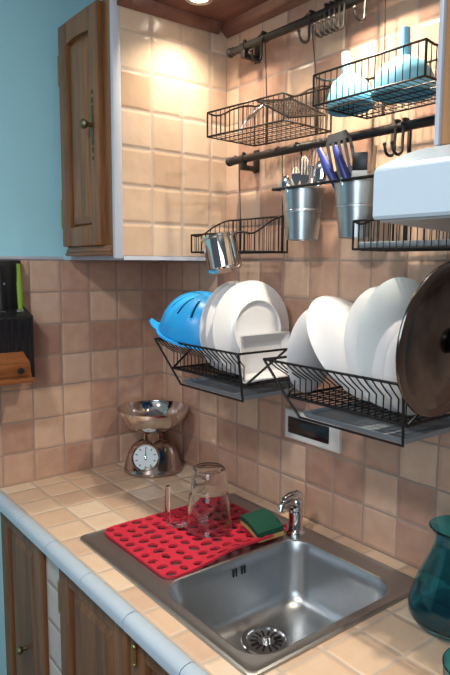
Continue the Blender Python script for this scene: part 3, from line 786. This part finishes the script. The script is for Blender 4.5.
# ------------------------------------------------------------------ dish racks
def dish_rack(x0, x1, label):
    yt, yb, zt, zf, zr = -.270, -.034, .480, .400, .364
    yf = yt+.030
    t = thing('dish_rack', label, 'dish rack', (x0, -.02, zr), 'wall dish racks')
    il = .045                                    # the left end slants inwards
    fr = MB(); r1 = .0030
    fr.tube([(x0, yt, zt), (x1, yt, zt), (x1, yb, zt), (x0+.02, yb, zt)], r1, 6, closed=True)
    fr.tube([(x0, yt, zt), (x0+il, yf-.004, zf), (x0+il*1.9, yf, zr-.004), (x1-.018, yf, zr-.004), (x1, yt, zt)], r1, 6)
    fr.tube([(x0+il, yf, zf), (x1-.010, yf, zf), (x1-.010, yb, zf), (x0+il, yb, zf)], r1, 6, closed=True)
    fr.tube([(x1-.010, yf, zf), (x1, -.112, zt)], r1, 6)
    fr.tube([(x0+il, yf, zf), (x0+.016, -.112, zt)], r1, 6)
    for q in (x0+il*1.9, x1-.012):
        fr.tube([(q, yb, zr), (q, yb, zf), (q, yb, zt), (q, -.012, zt+.016), (q, -.0015, zt+.016)], r1, 6)
    fr.build('frame', 'iron', t)
    wr = MB(); xa, xb = x0+.012, x1-.012; k = 19
    for i in range(k):
        u_ = i/(k-1); xt = xa+(xb-xa)*u_; xf = x0+il+.006+(x1-.020-x0-il)*u_
        wr.tube([(xt, yt-.004, zt+.003), (xt*.6+xf*.4, yt+.012, zt-.016), (xf, yf, zt-.034), (xf, yf, zf), (xf, -.14, zf-.001), (xf, yb, zf), (xf*.3+xt*.7, yb, zt)], .0016, 5)
    for i in range(5):
        y = yf+(yb-yf)*(i+.5)/5; wr.tube([(x0+il, y, zf-.003), (x1-.010, y, zf-.003)], .0016, 5)
    wr.build('wires', 'iron', t, flat_angle=1.2)
    tr = MB(); tx0, tx1, ty0, ty1 = x0+il*1.9, x1-.016, yf+.002, -.006
    tr.loft([rrect(tx0+.006, tx1-.004, ty0+.006, ty1-.002, .008, zr-.003, 3), rrect(tx0, tx1, ty0, ty1, .01, zr+.008, 3), rrect(tx0+.002, tx1-.002, ty0+.002, ty1-.002, .01, zr+.008, 3),
             rrect(tx0+.008, tx1-.006, ty0+.008, ty1-.004, .008, zr, 3)], True, True)
    tr.build('drip_tray', 'tray', t, smooth=False)
    return t
dish_rack(.394, .765, 'black wire dish rack holding the blue colander and plates, nearer the corner')
dish_rack(.856, 1.226, 'black wire dish rack holding white bowls and the steel lid')

def plate_prof(r, depth=.018, foot=True, th=.0035):
    """upper side towards +h, foot ring towards -h"""
    up_ = [(0, 0), (r*.58, 0), (r*.66, depth*.30), (r*.74, depth*.55), (r*.97, depth), (r, depth+.001)]
    lo_ = [(r*1.0, depth-.002), (r*.96, depth-th), (r*.76, depth*.50-th), (r*.66, depth*.2-th)]
    ft = [(r*.62, -th-.001), (r*.61, -th-.006), (r*.585, -th-.006), (r*.57, -th-.001)] if foot else [(r*.6, -th)]
    return up_+lo_+ft+[(0, -th)]
def bowl_prof(r, depth, th=.003):
    ou = [(0, 0), (r*.42, 0), (r*.45, .004), (r*.62, depth*.20), (r*.82, depth*.52), (r*.95, depth*.84), (r, depth)]
    inn = [(r-.003, depth), (r*.95-th, depth*.84), (r*.82-th, depth*.54), (r*.62-th, depth*.25), (r*.42, .007), (0, .006)]
    return ou+inn
def disc(name, prof, c, axis, mat, label, cat, group):
    return tag(MB().lathe(prof, axis_mat(c, axis), 56).build(name, mat, None, loc=c), label, cat, group)
def coupe_prof(r, depth):
    up_ = [(0, 0), (r*.35, 0), (r*.62, depth*.10), (r*.82, depth*.40), (r*.95, depth*.82), (r, depth)]
    return up_ + [(r*1.0, depth-.003), (r*.94, depth*.80-.004), (r*.80, depth*.38-.005), (r*.6, depth*.08-.005), (r*.56, -.008), (r*.52, -.008), (r*.50, -.005), (0, -.005)]
def nrm_(th, ph, f=1): return (f*math.cos(th)*math.cos(ph), -f*math.sin(th)*math.cos(ph), f*math.sin(ph))
G1 = 'plates in the first dish rack'
disc('dinner_plate', plate_prof(.121), (.612, -.150, .524), nrm_(-.16, -.05, -1), 'porcelain', 'white dinner plate right next to the blue colander, mostly hidden', 'plate', G1)
disc('dinner_plate', plate_prof(.121), (.652, -.152, .524), nrm_(-.05, .02, -1), 'porcelain', 'white dinner plate in the middle of the three standing by the blue colander', 'plate', G1)
disc('dinner_plate', plate_prof(.124), (.693, -.152, .526), nrm_(.04, .04, -1), 'porcelain', 'white dinner plate with its round foot ring showing, behind the rectangular dish', 'plate', G1)
dsh = MB()
RD = Matrix.Translation((.736, -.158, .462)) @ Matrix.Rotation(math.radians(3), 4, 'Z') @ Matrix.Rotation(math.radians(-7), 4, 'Y') @ Matrix.Rotation(math.radians(90), 4, 'Y')
def dl(hx, hy, z, r): return [tuple(RD @ Vector(q)) for q in rrect(-hx, hx, -hy, hy, r, z, 4)]
dsh.loft([dl(.040, .068, -.012, .006), dl(.057, .087, .003, .006), dl(.058, .088, .005, .006), dl(.055, .085, .005, .006), dl(.038, .066, -.007, .006)], True, True)
tag(dsh.build('square_dish', 'porcelain', None, loc=(.736, -.158, .40), flat_angle=.5), 'white rectangular dish standing before the plates in the first rack', 'dish')
# colander: a dome with slots, on its side
co = thing('colander', 'bright blue plastic colander lying upside down on the dish rack', 'colander', (.464, -.155, .49))
cm = bmesh.new(); nu, nv = 98, 18; Rr, dp = .124, .118
CA = axis_mat((.464, -.155, .493), (.24, -.02, .97), .3)
V = [[None]*nu for _ in range(nv+1)]
for j in range(nv+1):
    t_ = j/nv; r = Rr*math.cos(t_*PI/2*.93)**.80; h_ = dp*math.sin(t_*PI/2*.93)
    for i in range(nu): a = 2*PI*i/nu; V[j][i] = cm.verts.new(CA @ Vector((r*math.cos(a), r*math.sin(a), h_)))
for j in range(nv):
    for i in range(nu):
        if 8 <= j <= 14 and i % 7 == 0: continue        # slots
        cm.faces.new((V[j][i], V[j][(i+1) % nu], V[j+1][(i+1) % nu], V[j+1][i]))
cm.faces.new(V[nv])
w = MB(); w.bm.free(); w.bm = cm
ob = w.build('bowl', 'blue_plastic', co, flat_angle=1.)
md = ob.modifiers.new('shell', 'SOLIDIFY'); md.thickness = .0022; md.offset = -1
rim = MB(); rim.lathe([(Rr-.002, .003), (Rr+.008, .001), (Rr+.009, -.003), (Rr-.001, -.002)], CA, 64, closed=True); rim.build('rim', 'blue_plastic', co)
tb = MB(); Ci = CA
ang = None
best = min(range(64), key=lambda k: (CA @ Vector((math.cos(2*PI*k/64)*Rr, math.sin(2*PI*k/64)*Rr, 0))).x + .9*(CA @ Vector((math.cos(2*PI*k/64)*Rr, math.sin(2*PI*k/64)*Rr, 0))).y)
a0 = 2*PI*best/64
tb.loft([[tuple(CA @ Vector(((Rr+q)*math.cos(a0)-s_*math.sin(a0), (Rr+q)*math.sin(a0)+s_*math.cos(a0), z_+e))) for s_, e in ((-wd, 0), (wd, 0), (wd, .003), (-wd, .003))]
         for q, wd, z_ in ((.002, .030, -.002), (.012, .027, .0), (.022, .022, .006), (.030, .015, .014))], True, True)
tb.build('handle_tab', 'blue_plastic', co)

# second rack
G2 = 'white crockery in the second dish rack'
def dome_prof(r, d, th=.0035):
    """a smooth dish seen from its rounded back: apex at h = 0, rim at h = d"""
    ou = [(0, 0), (r*.22, d*.015), (r*.42, d*.08), (r*.60, d*.20), (r*.76, d*.40), (r*.88, d*.64), (r*.96, d*.86), (r, d)]
    return ou + [(r-.003, d+.001)] + [(max(0, q-.002), h_+th) for q, h_ in ou[-2::-1]]
def backed(name, r, d, rim, n, mat, label, cat):
    n = Vector(n); return disc(name, dome_prof(r, d), tuple(Vector(rim)+n*d), tuple(-n), mat, label, cat, G2)
backed('side_plate', .098, .026, (.910, -.172, .499), nrm_(-.18, -.05), 'porcelain', 'small white plate at the corner end of the second rack', 'plate')
backed('serving_bowl', .131, .046, (.998, -.140, .513), nrm_(-.10, .60), 'porcelain', 'large plain white dish leaning far back over the small plate', 'bowl')
backed('dinner_plate', .125, .020, (1.098, -.147, .525), nrm_(.06, .20), 'porcelain', 'white dinner plate between the leaning dish and the bluish plate', 'plate')
backed('dinner_plate', .133, .020, (1.134, -.147, .534), nrm_(.05, .10), 'porcelain_blue', 'bluish white plate standing tallest in the second rack', 'plate')
disc('cereal_bowl', bowl_prof(.100, .030), (1.170, -.158, .502), nrm_(.04, .05, -1), 'porcelain', 'white bowl on edge next to the bluish plate', 'bowl', G2)
disc('cereal_bowl', bowl_prof(.090, .026), (1.200, -.165, .492), nrm_(.04, .04, -1), 'porcelain', 'white bowl on edge right beside the steel lid', 'bowl', G2)
LC = (1.236, -.156, .552); LA = Vector(nrm_(.0, -.10))
ld = thing('pan_lid', 'large dark shiny steel pan lid with black knob in the second rack', 'lid', LC)
LM = axis_mat(LC, LA)
MB().lathe([(0, .022), (.04, .0215), (.08, .018), (.108, .011), (.128, .003), (.132, .001), (.1465, .001), (.148, -.001), (.147, -.004), (.142, -.004), (.133, -.002), (.108, .008), (.08, .015), (0, .019)], LM, 72).build('disc', 'lid_steel', ld)
MB().lathe([(0, .060), (.012, .059), (.022, .054), (.026, .046), (.023, .038), (.014, .032), (.012, .019)], LM, 28).build('knob', 'black', ld)

# ------------------------------------------------------------------ light
def light(name, kind, loc, energy, col, **kw):
    l = bpy.data.lights.new(name, kind); l.energy = energy; l.color = col
    for k_, v_ in kw.items(): setattr(l, k_, v_)
    o = bpy.data.objects.new(name, l); COL.objects.link(o); o.location = (loc[0], loc[1], loc[2]+Z0)
    return o
def aim(o, p): o.rotation_euler = (Vector((p[0], p[1], p[2]+Z0))-o.location).to_track_quat('-Z', 'Y').to_euler()
s1 = light('alcove_spot', 'SPOT', (.487, -.185, top-.012), 18, (1, .86, .66), spot_size=math.radians(128), spot_blend=.9, shadow_soft_size=.018)
s2 = light('alcove_spot', 'SPOT', (.96, -.185, top-.012), 50, (1, .87, .68), spot_size=math.radians(128), spot_blend=.9, shadow_soft_size=.018)
cl = light('ceiling_lamp', 'AREA', (1.25, -1.60, CEIL-.02), 23, (1, .94, .90), size=.20, shape='DISK')
cl.rotation_euler = (0, 0, 0)
wn = light('window_daylight', 'AREA', (2.5, -2.2, .9), 19, (.80, .91, 1.0), size=1.0, size_y=1.2, shape='RECTANGLE')
aim(wn, (1.0, 0, .4))
w_ = bpy.data.worlds.new('daylight'); sc.world = w_; w_.use_nodes = True
bg = w_.node_tree.nodes['Background']; bg.inputs[0].default_value = (.72, .84, 1, 1); bg.inputs[1].default_value = .13

# ------------------------------------------------------------------ camera
F = Vector((-0.7829414962, 0.6108350124, -0.1178269965)); Rv = Vector((0.6145774129, 0.7888359924, 0.0056904102)); U = Vector((-0.0964220775, 0.0679585524, 0.9930178337))
cd = bpy.data.cameras.new('camera'); cam = bpy.data.objects.new('camera', cd); COL.objects.link(cam)
mt = Matrix((Rv, U, -F)).transposed().to_4x4(); mt.translation = (1.87329, -1.17414, .68924+Z0)
cam.matrix_world = mt
cd.sensor_fit = 'VERTICAL'; cd.sensor_height = 36; cd.lens = 616.245/675*36; cd.clip_start = .01
sc.camera = cam
vs = sc.view_settings; vs.view_transform = 'Standard'; vs.look = 'None'; vs.gamma = 1; vs.exposure = 0; vs.use_curve_mapping = False
sc.cycles.use_denoising = True
sc.cycles.max_bounces = 12; sc.cycles.transmission_bounces = 12; sc.cycles.sample_clamp_indirect = 6
